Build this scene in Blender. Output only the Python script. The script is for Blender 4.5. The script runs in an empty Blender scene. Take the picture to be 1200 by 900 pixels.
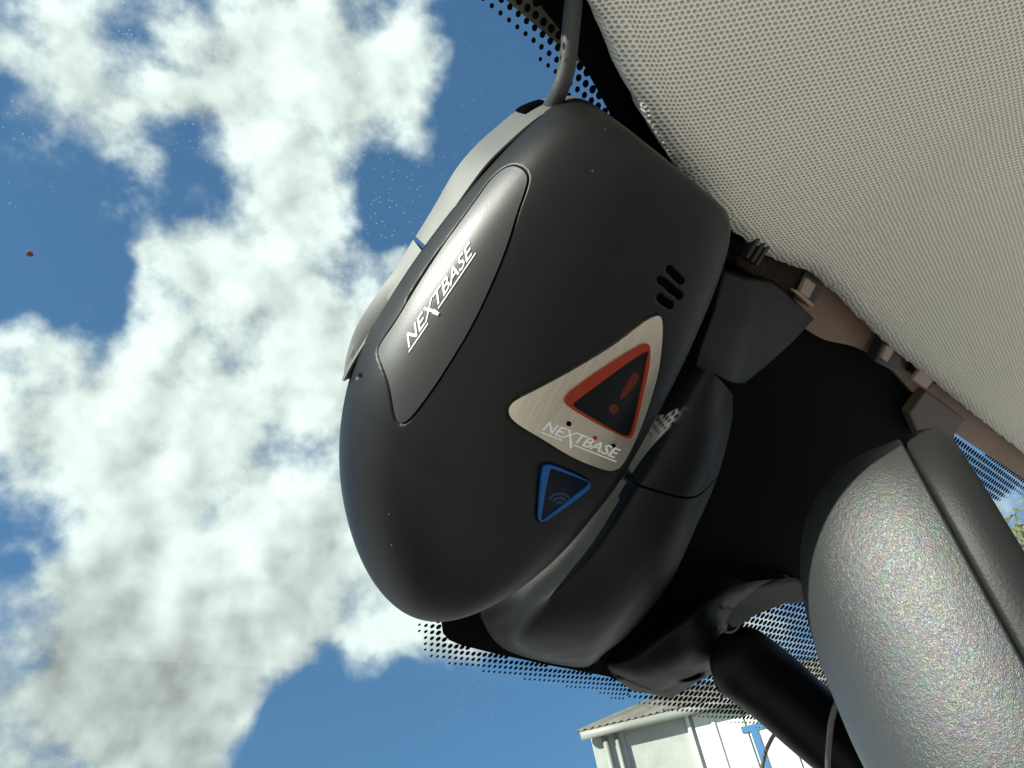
import bpy, bmesh, math, random
import numpy as np
from mathutils import Vector, Matrix
from mathutils.bvhtree import BVHTree
from mathutils.geometry import delaunay_2d_cdt
random.seed(7); rng = np.random.default_rng(7)
scn = bpy.context.scene
COL = scn.collection

# ------------------------------------------------------------------ camera
# Car frame: X right, Y forward, Z up.  The photographer sits in the left seat and looks up to the right.
F_PX = 906.0
CAM = np.array([0., 0., 1.25])
def _n(v): return v / np.linalg.norm(v)
_zc = _n(np.array([300. - 600, 450 + 830., -F_PX]))          # zenith in camera axes
_xc = np.array([1600. - 600, 450 - 858., -F_PX]); _xc = _n(_xc - _zc * (_xc @ _zc))
_yc = np.cross(_zc, _xc)
R = np.array([_xc, _yc, _zc])                                 # world = R @ camera
cam_d = bpy.data.cameras.new('Camera'); cam = bpy.data.objects.new('Camera', cam_d); COL.objects.link(cam)
cam_d.sensor_width = 36; cam_d.lens = F_PX / 1200 * 36; cam_d.clip_start = .005; cam_d.clip_end = 2000
M4 = Matrix([list(R[i]) + [CAM[i]] for i in range(3)] + [[0, 0, 0, 1]])
cam.matrix_world = M4; scn.camera = cam

# ------------------------------------------------------------------ light and sky
SUN_AZ, SUN_EL = -80., 24.5
sdir = np.array([math.sin(math.radians(SUN_AZ)) * math.cos(math.radians(SUN_EL)),
                 math.cos(math.radians(SUN_AZ)) * math.cos(math.radians(SUN_EL)), math.sin(math.radians(SUN_EL))])
sun_d = bpy.data.lights.new('sun', 'SUN'); sun = bpy.data.objects.new('sun', sun_d); COL.objects.link(sun)
sun_d.energy = 5.0; sun_d.angle = math.radians(.6); sun_d.color = (1, .95, .86)
sun.rotation_euler = Vector(-sdir).to_track_quat('-Z', 'Y').to_euler()
scn.view_settings.view_transform = 'Standard'; scn.view_settings.look = 'None'
scn.view_settings.gamma = 1; scn.view_settings.use_curve_mapping = False; scn.view_settings.exposure = 1.12

scn.cycles.max_bounces = 8; scn.cycles.diffuse_bounces = 3; scn.cycles.glossy_bounces = 3; scn.cycles.transparent_max_bounces = 12
scn.cycles.caustics_reflective = False; scn.cycles.caustics_refractive = False

def ray(px, py):
    return _n(R @ np.array([px - 600., 450. - py, -F_PX]))

SKY_STRENGTH = .075
def build_world():
    w = bpy.data.worlds.new('World'); scn.world = w; w.use_nodes = True
    nt = w.node_tree; N = nt.nodes; L = nt.links; N.clear()
    out = N.new('ShaderNodeOutputWorld'); bg = N.new('ShaderNodeBackground'); bg.inputs[1].default_value = SKY_STRENGTH
    L.new(bg.outputs[0], out.inputs[0])
    sky = N.new('ShaderNodeTexSky'); sky.sky_type = 'NISHITA'; sky.sun_disc = False
    sky.sun_elevation = math.radians(SUN_EL); sky.sun_rotation = math.radians(SUN_AZ % 360)
    tcs = N.new('ShaderNodeTexCoord'); lift = N.new('ShaderNodeVectorMath'); lift.inputs[1].default_value = (0, 0, .45); L.new(tcs.outputs['Generated'], lift.inputs[0])
    nrm_ = N.new('ShaderNodeVectorMath'); nrm_.operation = 'NORMALIZE'; L.new(lift.outputs[0], nrm_.inputs[0]); L.new(nrm_.outputs[0], sky.inputs[0])
    sky.altitude = 0; sky.air_density = 1.0; sky.dust_density = .15; sky.ozone_density = 1.6
    tc = N.new('ShaderNodeTexCoord')
    def noise(vec, scale, detail, rough, dist=0.):
        t = N.new('ShaderNodeTexNoise'); t.inputs['Scale'].default_value = scale; t.inputs['Detail'].default_value = detail
        t.inputs['Roughness'].default_value = rough; t.inputs['Distortion'].default_value = dist
        L.new(vec, t.inputs['Vector']); return t
    def math_(op, a, b=None, clamp=False):
        m = N.new('ShaderNodeMath'); m.operation = op; m.use_clamp = clamp
        for i, v in enumerate((a, b)):
            if v is None: continue
            if isinstance(v, (int, float)): m.inputs[i].default_value = v
            else: L.new(v, m.inputs[i])
        return m.outputs[0]
    def vmath(op, a, b):
        m = N.new('ShaderNodeVectorMath'); m.operation = op
        for i, v in enumerate((a, b)):
            if isinstance(v, (tuple, list)): m.inputs[i].default_value = v
            else: L.new(v, m.inputs[i])
        return m
    def mapr(v, a, b, c, d, interp='SMOOTHSTEP'):
        m = N.new('ShaderNodeMapRange'); m.interpolation_type = interp
        L.new(v, m.inputs[0])
        for i, x in enumerate((a, b, c, d)): m.inputs[i + 1].default_value = x
        return m.outputs[0]
    dirv = tc.outputs['Generated']
    # warp the direction a little so that cloud masses get ragged outlines
    nz = noise(dirv, 6, 3, .6)
    off = vmath('SUBTRACT', nz.outputs['Color'], (.5, .5, .5))
    sc = vmath('SCALE', off.outputs[0], (0, 0, 0)); sc.inputs['Scale'].default_value = .16
    wv = vmath('ADD', dirv, sc.outputs[0]).outputs[0]
    wn = N.new('ShaderNodeVectorMath'); wn.operation = 'NORMALIZE'; L.new(wv, wn.inputs[0]); wv = wn.outputs[0]
    # cloud masses by direction (x, y: where their centre stands seen from the seat, radius, weight)
    blobs = [(240, 30, 120, .35), (400, 60, 150, .5), (330, 150, 110, .35), (490, 90, 60, .3), (100, 150, 75, .42), (45, 0, 55, .35), (310, 260, 95, .4), (200, 340, 80, .32), (330, 380, 130, .45), (440, 420, 110, .4),
             (60, 500, 120, .45), (190, 480, 110, .4), (330, 540, 150, .5), (130, 590, 80, .3), (140, 690, 90, .42), (60, 800, 130, .55), (260, 720, 130, .5), (400, 680, 120, .5), (200, 800, 110, .5), (240, 880, 50, .5),
             (500, 730, 80, .35), (600, 700, 80, .3), (610, 795, 32, .35), (430, 805, 24, .35), (60, 380, 40, .12), (45, 232, 22, .2),
             (30, 90, 45, -.25), (60, 250, 80, -.35), (30, 330, 80, -.4), (170, 240, 40, -.25), (245, 200, 46, -.5), (165, 80, 36, -.3), (455, 235, 55, -.5), (215, 415, 36, -.3), (585, 70, 80, -.6), (600, 190, 100, -.6),
             (40, 690, 65, -.55), (20, 640, 50, -.3), (230, 632, 48, -.35), (330, 850, 55, -.6), (420, 860, 90, -.6), (540, 880, 120, -.6), (700, 880, 130, -.6), (700, 60, 160, -.5), (130, 390, 34, -.2)]
    tot = None
    for x, y, r, wgt in blobs:
        d = ray(x, y); ang = r * 1.35 / F_PX
        dp = vmath('DOT_PRODUCT', wv, tuple(d))
        v = mapr(dp.outputs['Value'], math.cos(ang), 1., 0., wgt * .72)
        tot = v if tot is None else math_('ADD', tot, v)
    f1 = noise(dirv, 8, 7, .54).outputs['Fac']
    f2 = noise(dirv, 24, 5, .58).outputs['Fac']
    f3 = math_('SUBTRACT', .62, f2)
    dens = math_('ADD', math_('ADD', tot, math_('MULTIPLY', math_('SUBTRACT', f1, .5), 2.2)), math_('MULTIPLY', math_('SUBTRACT', .12, f3), .55))
    alpha = mapr(dens, -.06, .62, 0, 1)
    # self-shading: compare the density with the density a little towards the sun
    wo = vmath('ADD', dirv, tuple(sdir * .03)).outputs[0]
    f1b = noise(wo, 8, 3, .54).outputs['Fac']
    rel = math_('ADD', math_('MULTIPLY', math_('SUBTRACT', f1, f1b), 2.2), math_('MULTIPLY', math_('SUBTRACT', .1, f3), .38))
    thick = mapr(dens, .55, 1.5, 0., .16)
    lum = math_('SUBTRACT', math_('ADD', rel, .78), thick)
    # the underside of the low cloud bank is thick and grey
    g = ray(90, 890); gd = vmath('DOT_PRODUCT', wv, tuple(g)); gl = mapr(gd.outputs['Value'], math.cos(.24), 1., 0, .32)
    lum = math_('SUBTRACT', lum, gl)
    lum = mapr(lum, .1, 1., .17, .53, 'LINEAR')
    cc = N.new('ShaderNodeMix'); cc.data_type = 'RGBA'; cc.blend_type = 'MIX'; cc.inputs[0].default_value = 1
    comb = N.new('ShaderNodeCombineColor')
    L.new(math_('MULTIPLY', lum, .92 / SKY_STRENGTH), comb.inputs[0]); L.new(math_('MULTIPLY', lum, 1.0 / SKY_STRENGTH), comb.inputs[1]); L.new(math_('MULTIPLY', lum, .97 / SKY_STRENGTH), comb.inputs[2])
    L.new(alpha, cc.inputs[0])
    tint = N.new('ShaderNodeMix'); tint.data_type = 'RGBA'; tint.blend_type = 'MULTIPLY'; tint.inputs[0].default_value = 1
    L.new(sky.outputs[0], tint.inputs[6]); tint.inputs[7].default_value = (.80, 1.15, 1.26, 1)
    L.new(tint.outputs[2], cc.inputs[6]); L.new(comb.outputs[0], cc.inputs[7])
    L.new(cc.outputs[2], bg.inputs[0])
    w.cycles.sampling_method = 'MANUAL'; w.cycles.sample_map_resolution = 1024
build_world()

# ------------------------------------------------------------------ windscreen frame: X, u (down the glass), w (into the cabin)
UNIT = .8; HD = .20; RAKE = math.radians(30)
GN = np.array([0, math.sin(RAKE), math.cos(RAKE)]); GU = np.array([0, math.cos(RAKE), -math.sin(RAKE)]); EX = np.array([1., 0, 0])
_r = ray(880, 262); HP = HD / math.hypot(_r[1], _r[2]) * _r; HP = np.array([0, HP[1], HP[2]])
def loc(px, py, w):                       # pixel on the plane w -> (X, u, w)
    d = ray(px, py); t = (HP @ GN - w) / (d @ GN); q = d * t - HP
    return np.array([q[0], q @ GU, w])
def l2w(P):                               # local -> world metres
    P = np.asarray(P, float); sh = P.shape; P = P.reshape(-1, 3)
    return (CAM + UNIT * (HP + P[:, :1] * EX + P[:, 1:2] * GU - P[:, 2:] * GN)).reshape(sh)
def wp(px, py, w): return l2w(loc(px, py, w))
def pix(Pw):                              # world -> pixel
    c = (np.asarray(Pw, float).reshape(-1, 3) - CAM) @ R
    return np.c_[600 + F_PX * c[:, 0] / -c[:, 2], 450 - F_PX * c[:, 1] / -c[:, 2]]

# ------------------------------------------------------------------ materials
MATS = {}
def pmat(name, col, rough=.5, spec=.5, metal=0., bump=None, colvar=None, coat=0., emit=None):
    """bump: (scale, strength, distance, kind)   colvar: (scale, second colour, lo, hi)"""
    m = bpy.data.materials.new(name); m.use_nodes = True; nt = m.node_tree; N = nt.nodes; L = nt.links
    b = N['Principled BSDF']; b.inputs['Base Color'].default_value = (*col, 1); b.inputs['Roughness'].default_value = rough
    b.inputs['Specular IOR Level'].default_value = spec; b.inputs['Metallic'].default_value = metal; b.inputs['Coat Weight'].default_value = coat
    tc = N.new('ShaderNodeTexCoord')
    if bump:
        sc, st, dist, kind = bump
        t = N.new('ShaderNodeTexVoronoi' if kind == 'voronoi' else 'ShaderNodeTexNoise'); t.inputs['Scale'].default_value = sc
        if kind != 'voronoi': t.inputs['Detail'].default_value = 3
        L.new(tc.outputs['Object'], t.inputs['Vector'])
        bp = N.new('ShaderNodeBump'); bp.inputs['Strength'].default_value = st; bp.inputs['Distance'].default_value = dist
        L.new(t.outputs[0], bp.inputs['Height']); L.new(bp.outputs[0], b.inputs['Normal'])
    if colvar:
        sc, c2, lo, hi = colvar
        t = N.new('ShaderNodeTexNoise'); t.inputs['Scale'].default_value = sc; t.inputs['Detail'].default_value = 6; t.inputs['Roughness'].default_value = .65
        L.new(tc.outputs['Object'], t.inputs['Vector'])
        r = N.new('ShaderNodeMapRange'); r.inputs[1].default_value = lo; r.inputs[2].default_value = hi; L.new(t.outputs[0], r.inputs[0])
        mx = N.new('ShaderNodeMix'); mx.data_type = 'RGBA'; mx.inputs[6].default_value = (*col, 1); mx.inputs[7].default_value = (*c2, 1)
        L.new(r.outputs[0], mx.inputs[0]); L.new(mx.outputs[2], b.inputs['Base Color'])
    if emit:
        b.inputs['Emission Color'].default_value = (*emit[0], 1); b.inputs['Emission Strength'].default_value = emit[1]
    MATS[name] = m; return m
pmat('shell', (.0036, .0036, .0036), .48, .36, bump=(3000, .22, .00005, 'noise'), colvar=(90, (.0050, .0050, .0050), .4, .75))
pmat('lid', (.013, .0135, .0125), .48, .8, bump=(2600, .40, .00006, 'noise'))
pmat('plate', (.09, .095, .088), .55, .5, bump=(4200, .20, .00004, 'noise'))
pmat('black', (.004, .004, .004), .6, .2)
pmat('deep', (.002, .002, .002), .9, .0)
pmat('cover', (.0075, .008, .0075), .52, .18, bump=(2600, .3, .00006, 'noise'))
pmat('footm', (.004, .004, .004), .50, .12, bump=(2500, .1, .00004, 'noise'))
pmat('footgrey', (.15, .15, .13), .6, .3, bump=(1500, .2, .0005, 'noise'))
pmat('white_print', (.62, .63, .61), .5, .4)
pmat('grey_print', (.78, .78, .74), .45, .4)
pmat('orange', (.27, .026, .007), .42, .4)
pmat('orange_dim', (.10, .014, .007), .5, .3)
pmat('smoke', (.006, .007, .008), .25, .22)
pmat('blue', (.004, .075, .26), .42, .4)
pmat('navy', (.002, .005, .012), .3, .2)
pmat('icon', (.02, .04, .07), .5, .3)
pmat('red_led', (.35, .01, .02), .3, .5)
pmat('cable', (.03, .032, .03), .5, .4, bump=(900, .15, .0005, 'noise'))
pmat('wire', (.10, .10, .095), .5, .4)
pmat('frit', (.0022, .0022, .0024), .7, .04)
pmat('header', (.23, .15, .10), .5, .3, colvar=(25, (.17, .105, .07), .35, .7))
pmat('clip', (.26, .20, .15), .45, .4)
pmat('clipdark', (.012, .011, .010), .5, .4)
pmat('foam', (.030, .020, .014), .9, .1, bump=(900, .8, .002, 'noise'))
pmat('blockm', (.075, .060, .045), .5, .3)
pmat('concrete', (.50, .485, .45), .9, .2, colvar=(1.6, (.42, .41, .385), .35, .7))
pmat('cladding', (.60, .63, .55), .55, .3, colvar=(1.4, (.52, .55, .48), .35, .75))
pmat('render_wall', (.36, .38, .34), .8, .2, bump=(6, .4, .02, 'noise'), colvar=(2.2, (.28, .30, .27), .35, .7))
pmat('roofing', (.20, .19, .16), .85, .2, colvar=(3, (.13, .12, .10), .35, .7))
pmat('gutter', (.25, .26, .23), .5, .4)
pmat('signblue', (.04, .15, .30), .45, .4)
pmat('leaf', (.09, .12, .025), .6, .3, colvar=(3, (.16, .15, .03), .4, .6))
pmat('bark', (.10, .075, .05), .9, .1)
pmat('redleaf', (.28, .035, .015), .7, .2)
pmat('mirror_glass', (.9, .9, .9), .02, .5, 1.)
pmat('bezelm', (.014, .015, .015), .48, .18, bump=(1500, .5, .00016, 'noise'))
pmat('roof_paint', (.12, .10, .08), .3, .5)

def handled(name, speck=.0, smudge=(.42, .55)):
    """dust specks and hand smudges on a plastic"""
    m = MATS[name]; nt = m.node_tree; N = nt.nodes; L = nt.links; b = N['Principled BSDF']; tc = N.new('ShaderNodeTexCoord')
    n1 = N.new('ShaderNodeTexNoise'); n1.inputs['Scale'].default_value = 38; n1.inputs['Detail'].default_value = 5; n1.inputs['Distortion'].default_value = 1.2; L.new(tc.outputs['Object'], n1.inputs['Vector'])
    r = N.new('ShaderNodeMapRange'); r.inputs[1].default_value = .35; r.inputs[2].default_value = .68; r.inputs[3].default_value = smudge[0]; r.inputs[4].default_value = smudge[1]
    L.new(n1.outputs[0], r.inputs[0]); L.new(r.outputs[0], b.inputs['Roughness'])
    v = N.new('ShaderNodeTexVoronoi'); v.inputs['Scale'].default_value = 210; L.new(tc.outputs['Object'], v.inputs['Vector'])
    sp = N.new('ShaderNodeSeparateColor'); L.new(v.outputs['Color'], sp.inputs[0])
    pw_ = N.new('ShaderNodeMath'); pw_.operation = 'POWER'; L.new(sp.outputs[0], pw_.inputs[0]); pw_.inputs[1].default_value = 7
    th = N.new('ShaderNodeMath'); th.operation = 'MULTIPLY'; L.new(pw_.outputs[0], th.inputs[0]); th.inputs[1].default_value = speck
    lt = N.new('ShaderNodeMath'); lt.operation = 'LESS_THAN'; L.new(v.outputs['Distance'], lt.inputs[0]); L.new(th.outputs[0], lt.inputs[1])
    mx = N.new('ShaderNodeMix'); mx.data_type = 'RGBA'; L.new(lt.outputs[0], mx.inputs[0]); mx.inputs[7].default_value = (.16, .155, .145, 1)
    src = b.inputs['Base Color'].links[0].from_socket if b.inputs['Base Color'].is_linked else None
    if src: L.new(src, mx.inputs[6])
    else: mx.inputs[6].default_value = b.inputs['Base Color'].default_value
    L.new(mx.outputs[2], b.inputs['Base Color'])
handled('shell', .055, (.455, .505)); handled('cover', .05, (.46, .58)); handled('lid', .03, (.44, .54)); handled('footm', .05, (.42, .56))

def brushed():
    m = pmat('silver', (.88, .79, .64), .38, .5, 1.); nt = m.node_tree; N = nt.nodes; L = nt.links; b = N['Principled BSDF']
    tc = N.new('ShaderNodeTexCoord'); mp = N.new('ShaderNodeMapping'); mp.vector_type = 'POINT'
    mp.inputs['Scale'].default_value = (2200, 40, 120); mp.inputs['Rotation'].default_value = (0, 0, .9)
    t = N.new('ShaderNodeTexNoise'); t.inputs['Scale'].default_value = 1; t.inputs['Detail'].default_value = 4
    L.new(tc.outputs['Object'], mp.inputs[0]); L.new(mp.outputs[0], t.inputs['Vector'])
    r = N.new('ShaderNodeMapRange'); r.inputs[1].default_value = .3; r.inputs[2].default_value = .7; r.inputs[3].default_value = .34; r.inputs[4].default_value = .46
    L.new(t.outputs[0], r.inputs[0]); L.new(r.outputs[0], b.inputs['Roughness'])
    bp = N.new('ShaderNodeBump'); bp.inputs['Strength'].default_value = .12; bp.inputs['Distance'].default_value = .00004
    L.new(t.outputs[0], bp.inputs['Height']); L.new(bp.outputs[0], b.inputs['Normal'])
brushed()

def grain():                       # leather-grained plastic of the mirror with a faint iridescent film
    m = pmat('mirror_shell', (.030, .032, .031), .40, .5); nt = m.node_tree; N = nt.nodes; L = nt.links; b = N['Principled BSDF']
    tc = N.new('ShaderNodeTexCoord')
    v = N.new('ShaderNodeTexVoronoi'); v.inputs['Scale'].default_value = 1300; v.feature = 'SMOOTH_F1'; v.inputs['Smoothness'].default_value = .6
    n1 = N.new('ShaderNodeTexNoise'); n1.inputs['Scale'].default_value = 1900; n1.inputs['Detail'].default_value = 4
    wn = N.new('ShaderNodeTexNoise'); wn.inputs['Scale'].default_value = 300
    ad = N.new('ShaderNodeVectorMath'); ad.operation = 'MULTIPLY_ADD'; ad.inputs[1].default_value = (.002, .002, .002)
    L.new(wn.outputs['Color'], ad.inputs[0]); L.new(tc.outputs['Object'], ad.inputs[2]); L.new(ad.outputs[0], v.inputs['Vector']); L.new(tc.outputs['Object'], n1.inputs['Vector'])
    mm = N.new('ShaderNodeMath'); mm.operation = 'MULTIPLY_ADD'; L.new(n1.outputs[0], mm.inputs[0]); mm.inputs[1].default_value = .6; L.new(v.outputs['Distance'], mm.inputs[2])
    bp = N.new('ShaderNodeBump'); bp.inputs['Strength'].default_value = .6; bp.inputs['Distance'].default_value = .00020
    L.new(mm.outputs[0], bp.inputs['Height']); L.new(bp.outputs[0], b.inputs['Normal'])
    hn = N.new('ShaderNodeTexNoise'); hn.inputs['Scale'].default_value = 420; hn.inputs['Detail'].default_value = 2; L.new(tc.outputs['Object'], hn.inputs['Vector'])
    mx = N.new('ShaderNodeMix'); mx.data_type = 'RGBA'; mx.inputs[0].default_value = .20; mx.inputs[6].default_value = (1, 1, 1, 1)
    hs = N.new('ShaderNodeHueSaturation'); hs.inputs['Saturation'].default_value = 2.2; hs.inputs['Value'].default_value = 1.6
    L.new(hn.outputs['Color'], hs.inputs['Color']); L.new(hs.outputs[0], mx.inputs[7]); L.new(mx.outputs[2], b.inputs['Specular Tint'])
    b.inputs['Specular IOR Level'].default_value = 1.0
grain()

def knit():                        # knitted headlining: hexagonal mesh of small holes, in the cloth's own UVs (metres)
    m = pmat('knit', (.56, .53, .46), .95, .15); nt = m.node_tree; N = nt.nodes; L = nt.links; b = N['Principled BSDF']
    uv = N.new('ShaderNodeUVMap'); uv.uv_map = 'cloth'
    wn = N.new('ShaderNodeTexNoise'); wn.inputs['Scale'].default_value = 60; wn.inputs['Detail'].default_value = 2; L.new(uv.outputs[0], wn.inputs['Vector'])
    ad = N.new('ShaderNodeVectorMath'); ad.operation = 'MULTIPLY_ADD'; ad.inputs[1].default_value = (.0009, .0009, 0)
    L.new(wn.outputs['Color'], ad.inputs[0]); L.new(uv.outputs[0], ad.inputs[2])
    P = .00125; tot = None
    for k in range(3):
        a = math.radians(22 + 60 * k); d = (math.cos(a) * 2 * math.pi / (P * .866), math.sin(a) * 2 * math.pi / (P * .866), 0)
        dp = N.new('ShaderNodeVectorMath'); dp.operation = 'DOT_PRODUCT'; dp.inputs[1].default_value = d; L.new(ad.outputs[0], dp.inputs[0])
        c = N.new('ShaderNodeMath'); c.operation = 'COSINE'; L.new(dp.outputs['Value'], c.inputs[0])
        if tot is None: tot = c.outputs[0]
        else:
            s = N.new('ShaderNodeMath'); L.new(tot, s.inputs[0]); L.new(c.outputs[0], s.inputs[1]); tot = s.outputs[0]
    r = N.new('ShaderNodeMapRange'); r.interpolation_type = 'SMOOTHSTEP'; r.inputs[1].default_value = 2.9; r.inputs[2].default_value = -1.3; L.new(tot, r.inputs[0])
    fb = N.new('ShaderNodeTexNoise'); fb.inputs['Scale'].default_value = 2500; fb.inputs['Detail'].default_value = 3; L.new(uv.outputs[0], fb.inputs['Vector'])
    hh = N.new('ShaderNodeMath'); hh.operation = 'MULTIPLY_ADD'; L.new(fb.outputs[0], hh.inputs[0]); hh.inputs[1].default_value = .25; L.new(r.outputs[0], hh.inputs[2])
    bp = N.new('ShaderNodeBump'); bp.inputs['Strength'].default_value = 1; bp.inputs['Distance'].default_value = .0004
    L.new(hh.outputs[0], bp.inputs['Height']); L.new(bp.outputs[0], b.inputs['Normal'])
    mx = N.new('ShaderNodeMix'); mx.data_type = 'RGBA'; mx.inputs[6].default_value = (.46, .445, .37, 1); mx.inputs[7].default_value = (.88, .86, .75, 1)
    L.new(r.outputs[0], mx.inputs[0]); L.new(mx.outputs[2], b.inputs['Base Color'])
knit()

def glass():
    m = bpy.data.materials.new('glass'); m.use_nodes = True; nt = m.node_tree; N = nt.nodes; L = nt.links; N.clear()
    out = N.new('ShaderNodeOutputMaterial'); tr = N.new('ShaderNodeBsdfTransparent'); tr.inputs[0].default_value = (.955, .985, .972, 1)
    gl = N.new('ShaderNodeBsdfGlossy'); gl.inputs['Roughness'].default_value = .02
    fr = N.new('ShaderNodeFresnel'); fr.inputs[0].default_value = 1.45
    mul = N.new('ShaderNodeMath'); mul.operation = 'MULTIPLY'; mul.inputs[1].default_value = .08; L.new(fr.outputs[0], mul.inputs[0])
    m1 = N.new('ShaderNodeMixShader'); L.new(mul.outputs[0], m1.inputs[0]); L.new(tr.outputs[0], m1.inputs[1]); L.new(gl.outputs[0], m1.inputs[2])
    # dust and dried droplets on the glass
    tc = N.new('ShaderNodeTexCoord')
    v = N.new('ShaderNodeTexVoronoi'); v.inputs['Scale'].default_value = 760; L.new(tc.outputs['Object'], v.inputs['Vector'])
    big = N.new('ShaderNodeTexNoise'); big.inputs['Scale'].default_value = 26; big.inputs['Detail'].default_value = 3; L.new(tc.outputs['Object'], big.inputs['Vector'])
    r = N.new('ShaderNodeMapRange'); r.inputs[1].default_value = .38; r.inputs[2].default_value = .80; r.inputs[3].default_value = .03; r.inputs[4].default_value = .14; L.new(big.outputs[0], r.inputs[0])
    lt = N.new('ShaderNodeMath'); lt.operation = 'LESS_THAN'; L.new(v.outputs['Distance'], lt.inputs[0]); L.new(r.outputs[0], lt.inputs[1])
    sub = N.new('ShaderNodeMath'); sub.operation = 'MULTIPLY'; sub.inputs[1].default_value = .22; L.new(lt.outputs[0], sub.inputs[0])
    tl = N.new('ShaderNodeBsdfTranslucent'); tl.inputs[0].default_value = (.8, .8, .78, 1)
    m2 = N.new('ShaderNodeMixShader'); L.new(sub.outputs[0], m2.inputs[0]); L.new(m1.outputs[0], m2.inputs[1]); L.new(tl.outputs[0], m2.inputs[2])
    L.new(m2.outputs[0], out.inputs[0]); MATS['glass'] = m
glass()

# ------------------------------------------------------------------ helpers
def mk(name, V, Fc, mat, parent=None, smooth=True, origin=None):
    V = np.asarray(V, float)
    o0 = np.asarray(origin if origin is not None else (parent['_o'] if parent is not None and '_o' in parent else V.mean(0)), float)
    me = bpy.data.meshes.new(name); me.from_pydata([tuple(v) for v in (V - o0)], [], Fc); me.update()
    me.materials.append(MATS[mat]); me.polygons.foreach_set('use_smooth', [smooth] * len(me.polygons)) if len(me.polygons) else None
    o = bpy.data.objects.new(name, me); COL.objects.link(o)
    if parent is not None: o.parent = parent
    else: o.location = o0
    if parent is not None and '_o' in parent: pass
    return o
def thing(name, label, cat, at, group=None):
    o = bpy.data.objects.new(name, None); COL.objects.link(o); o.location = tuple(at); o['label'] = label; o['category'] = cat
    o.empty_display_size = .02
    o['_o'] = [float(x) for x in at]
    if group: o['group'] = group
    return o
def child(name, V, Fc, mat, parent, root, smooth=True):
    """a part (or sub-part): mesh data about the thing's base, so parents need no offsets"""
    o = mk(name, V, Fc, mat, None, smooth, origin=np.array(root['_o'])); o.location = (0, 0, 0); o.parent = parent
    return o
def tag(o, label, cat, group=None):
    o['label'] = label; o['category'] = cat
    if group: o['group'] = group
    return o
def autosharp(o, ang=35):
    o.data.shade_smooth() if hasattr(o.data, 'shade_smooth') else None
    o.data.set_sharp_from_angle(angle=math.radians(ang))
def bevel(o, width, seg=2):
    b = o.modifiers.new('bevel', 'BEVEL'); b.width = width; b.segments = seg; b.limit_method = 'ANGLE'; b.angle_limit = math.radians(40)
    return o
def spline(pts, n):
    P = np.asarray(pts, float); m = len(P)
    Q = np.vstack([2 * P[0] - P[1], P, 2 * P[-1] - P[-2]]); out = []
    ts = np.linspace(0, m - 1, n)
    for t in ts:
        i = min(int(t), m - 2); x = t - i; a, b, c, d = Q[i], Q[i + 1], Q[i + 2], Q[i + 3]
        out.append(.5 * ((2 * b) + (c - a) * x + (2 * a - 5 * b + 4 * c - d) * x * x + (3 * b - a - 3 * c + d) * x ** 3))
    return np.array(out)
def tube(path, rad, seg=16, caps=True):
    P = np.asarray(path, float); n = len(P); rad = np.full(n, rad) if np.isscalar(rad) else np.asarray(rad)
    T = np.gradient(P, axis=0); T /= np.linalg.norm(T, axis=1)[:, None]
    up = np.array([.3, .2, 1.]); V = []
    a0 = _n(np.cross(T[0], up))
    for i in range(n):
        a0 = _n(a0 - T[i] * (a0 @ T[i])); b0 = np.cross(T[i], a0)
        for k in range(seg):
            th = 2 * math.pi * k / seg; V.append(P[i] + rad[i] * (math.cos(th) * a0 + math.sin(th) * b0))
    Fc = [(i * seg + k, i * seg + (k + 1) % seg, (i + 1) * seg + (k + 1) % seg, (i + 1) * seg + k) for i in range(n - 1) for k in range(seg)]
    if caps: Fc += [tuple(range(seg))[::-1], tuple((n - 1) * seg + k for k in range(seg))]
    return np.array(V), Fc
def slab(poly, w0, w1, grow=0.):
    """solid block on the glass: pixel outline taken at height w1, walls straight down to w0"""
    T = np.array([loc(x, y, w1) for x, y in poly]); c = T.mean(0)
    B = T.copy(); B[:, 2] = w0
    B[:, :2] = c[:2] + (T[:, :2] - c[:2]) * (1 + grow)
    n = len(T); V = l2w(np.vstack([T, B]))
    Fc = [tuple(range(n)), tuple(range(2 * n - 1, n - 1, -1))] + [(i, i + n, (i + 1) % n + n, (i + 1) % n) for i in range(n)]
    return V, Fc
def fixn(o):
    bm = bmesh.new(); bm.from_mesh(o.data); bmesh.ops.recalc_face_normals(bm, faces=bm.faces); bm.to_mesh(o.data); bm.free(); return o
def inside(P, poly):
    P = np.asarray(P); poly = np.asarray(poly, float); r = np.zeros(len(P), bool)
    a = poly; b = np.roll(poly, -1, 0)
    for (x1, y1), (x2, y2) in zip(a, b):
        if y1 == y2: continue
        c = ((y1 > P[:, 1]) != (y2 > P[:, 1])) & (P[:, 0] < (x2 - x1) * (P[:, 1] - y1) / (y2 - y1) + x1); r ^= c
    return r
def pdist(P, poly, closed=True):
    P = np.asarray(P); poly = np.asarray(poly, float); d = np.full(len(P), 1e9)
    m = len(poly) if closed else len(poly) - 1
    for i in range(m):
        a = poly[i]; b = poly[(i + 1) % len(poly)]; ab = b - a; t = np.clip(((P - a) @ ab) / (ab @ ab + 1e-12), 0, 1)
        d = np.minimum(d, np.hypot(*(P - a - t[:, None] * ab).T))
    return d
def smooth_poly(poly, it=2):
    P = np.asarray(poly, float)
    for _ in range(it):                                   # Chaikin
        N_ = np.roll(P, -1, 0); P = np.stack([.75 * P + .25 * N_, .25 * P + .75 * N_], 1).reshape(-1, 2)
    return P
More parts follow.
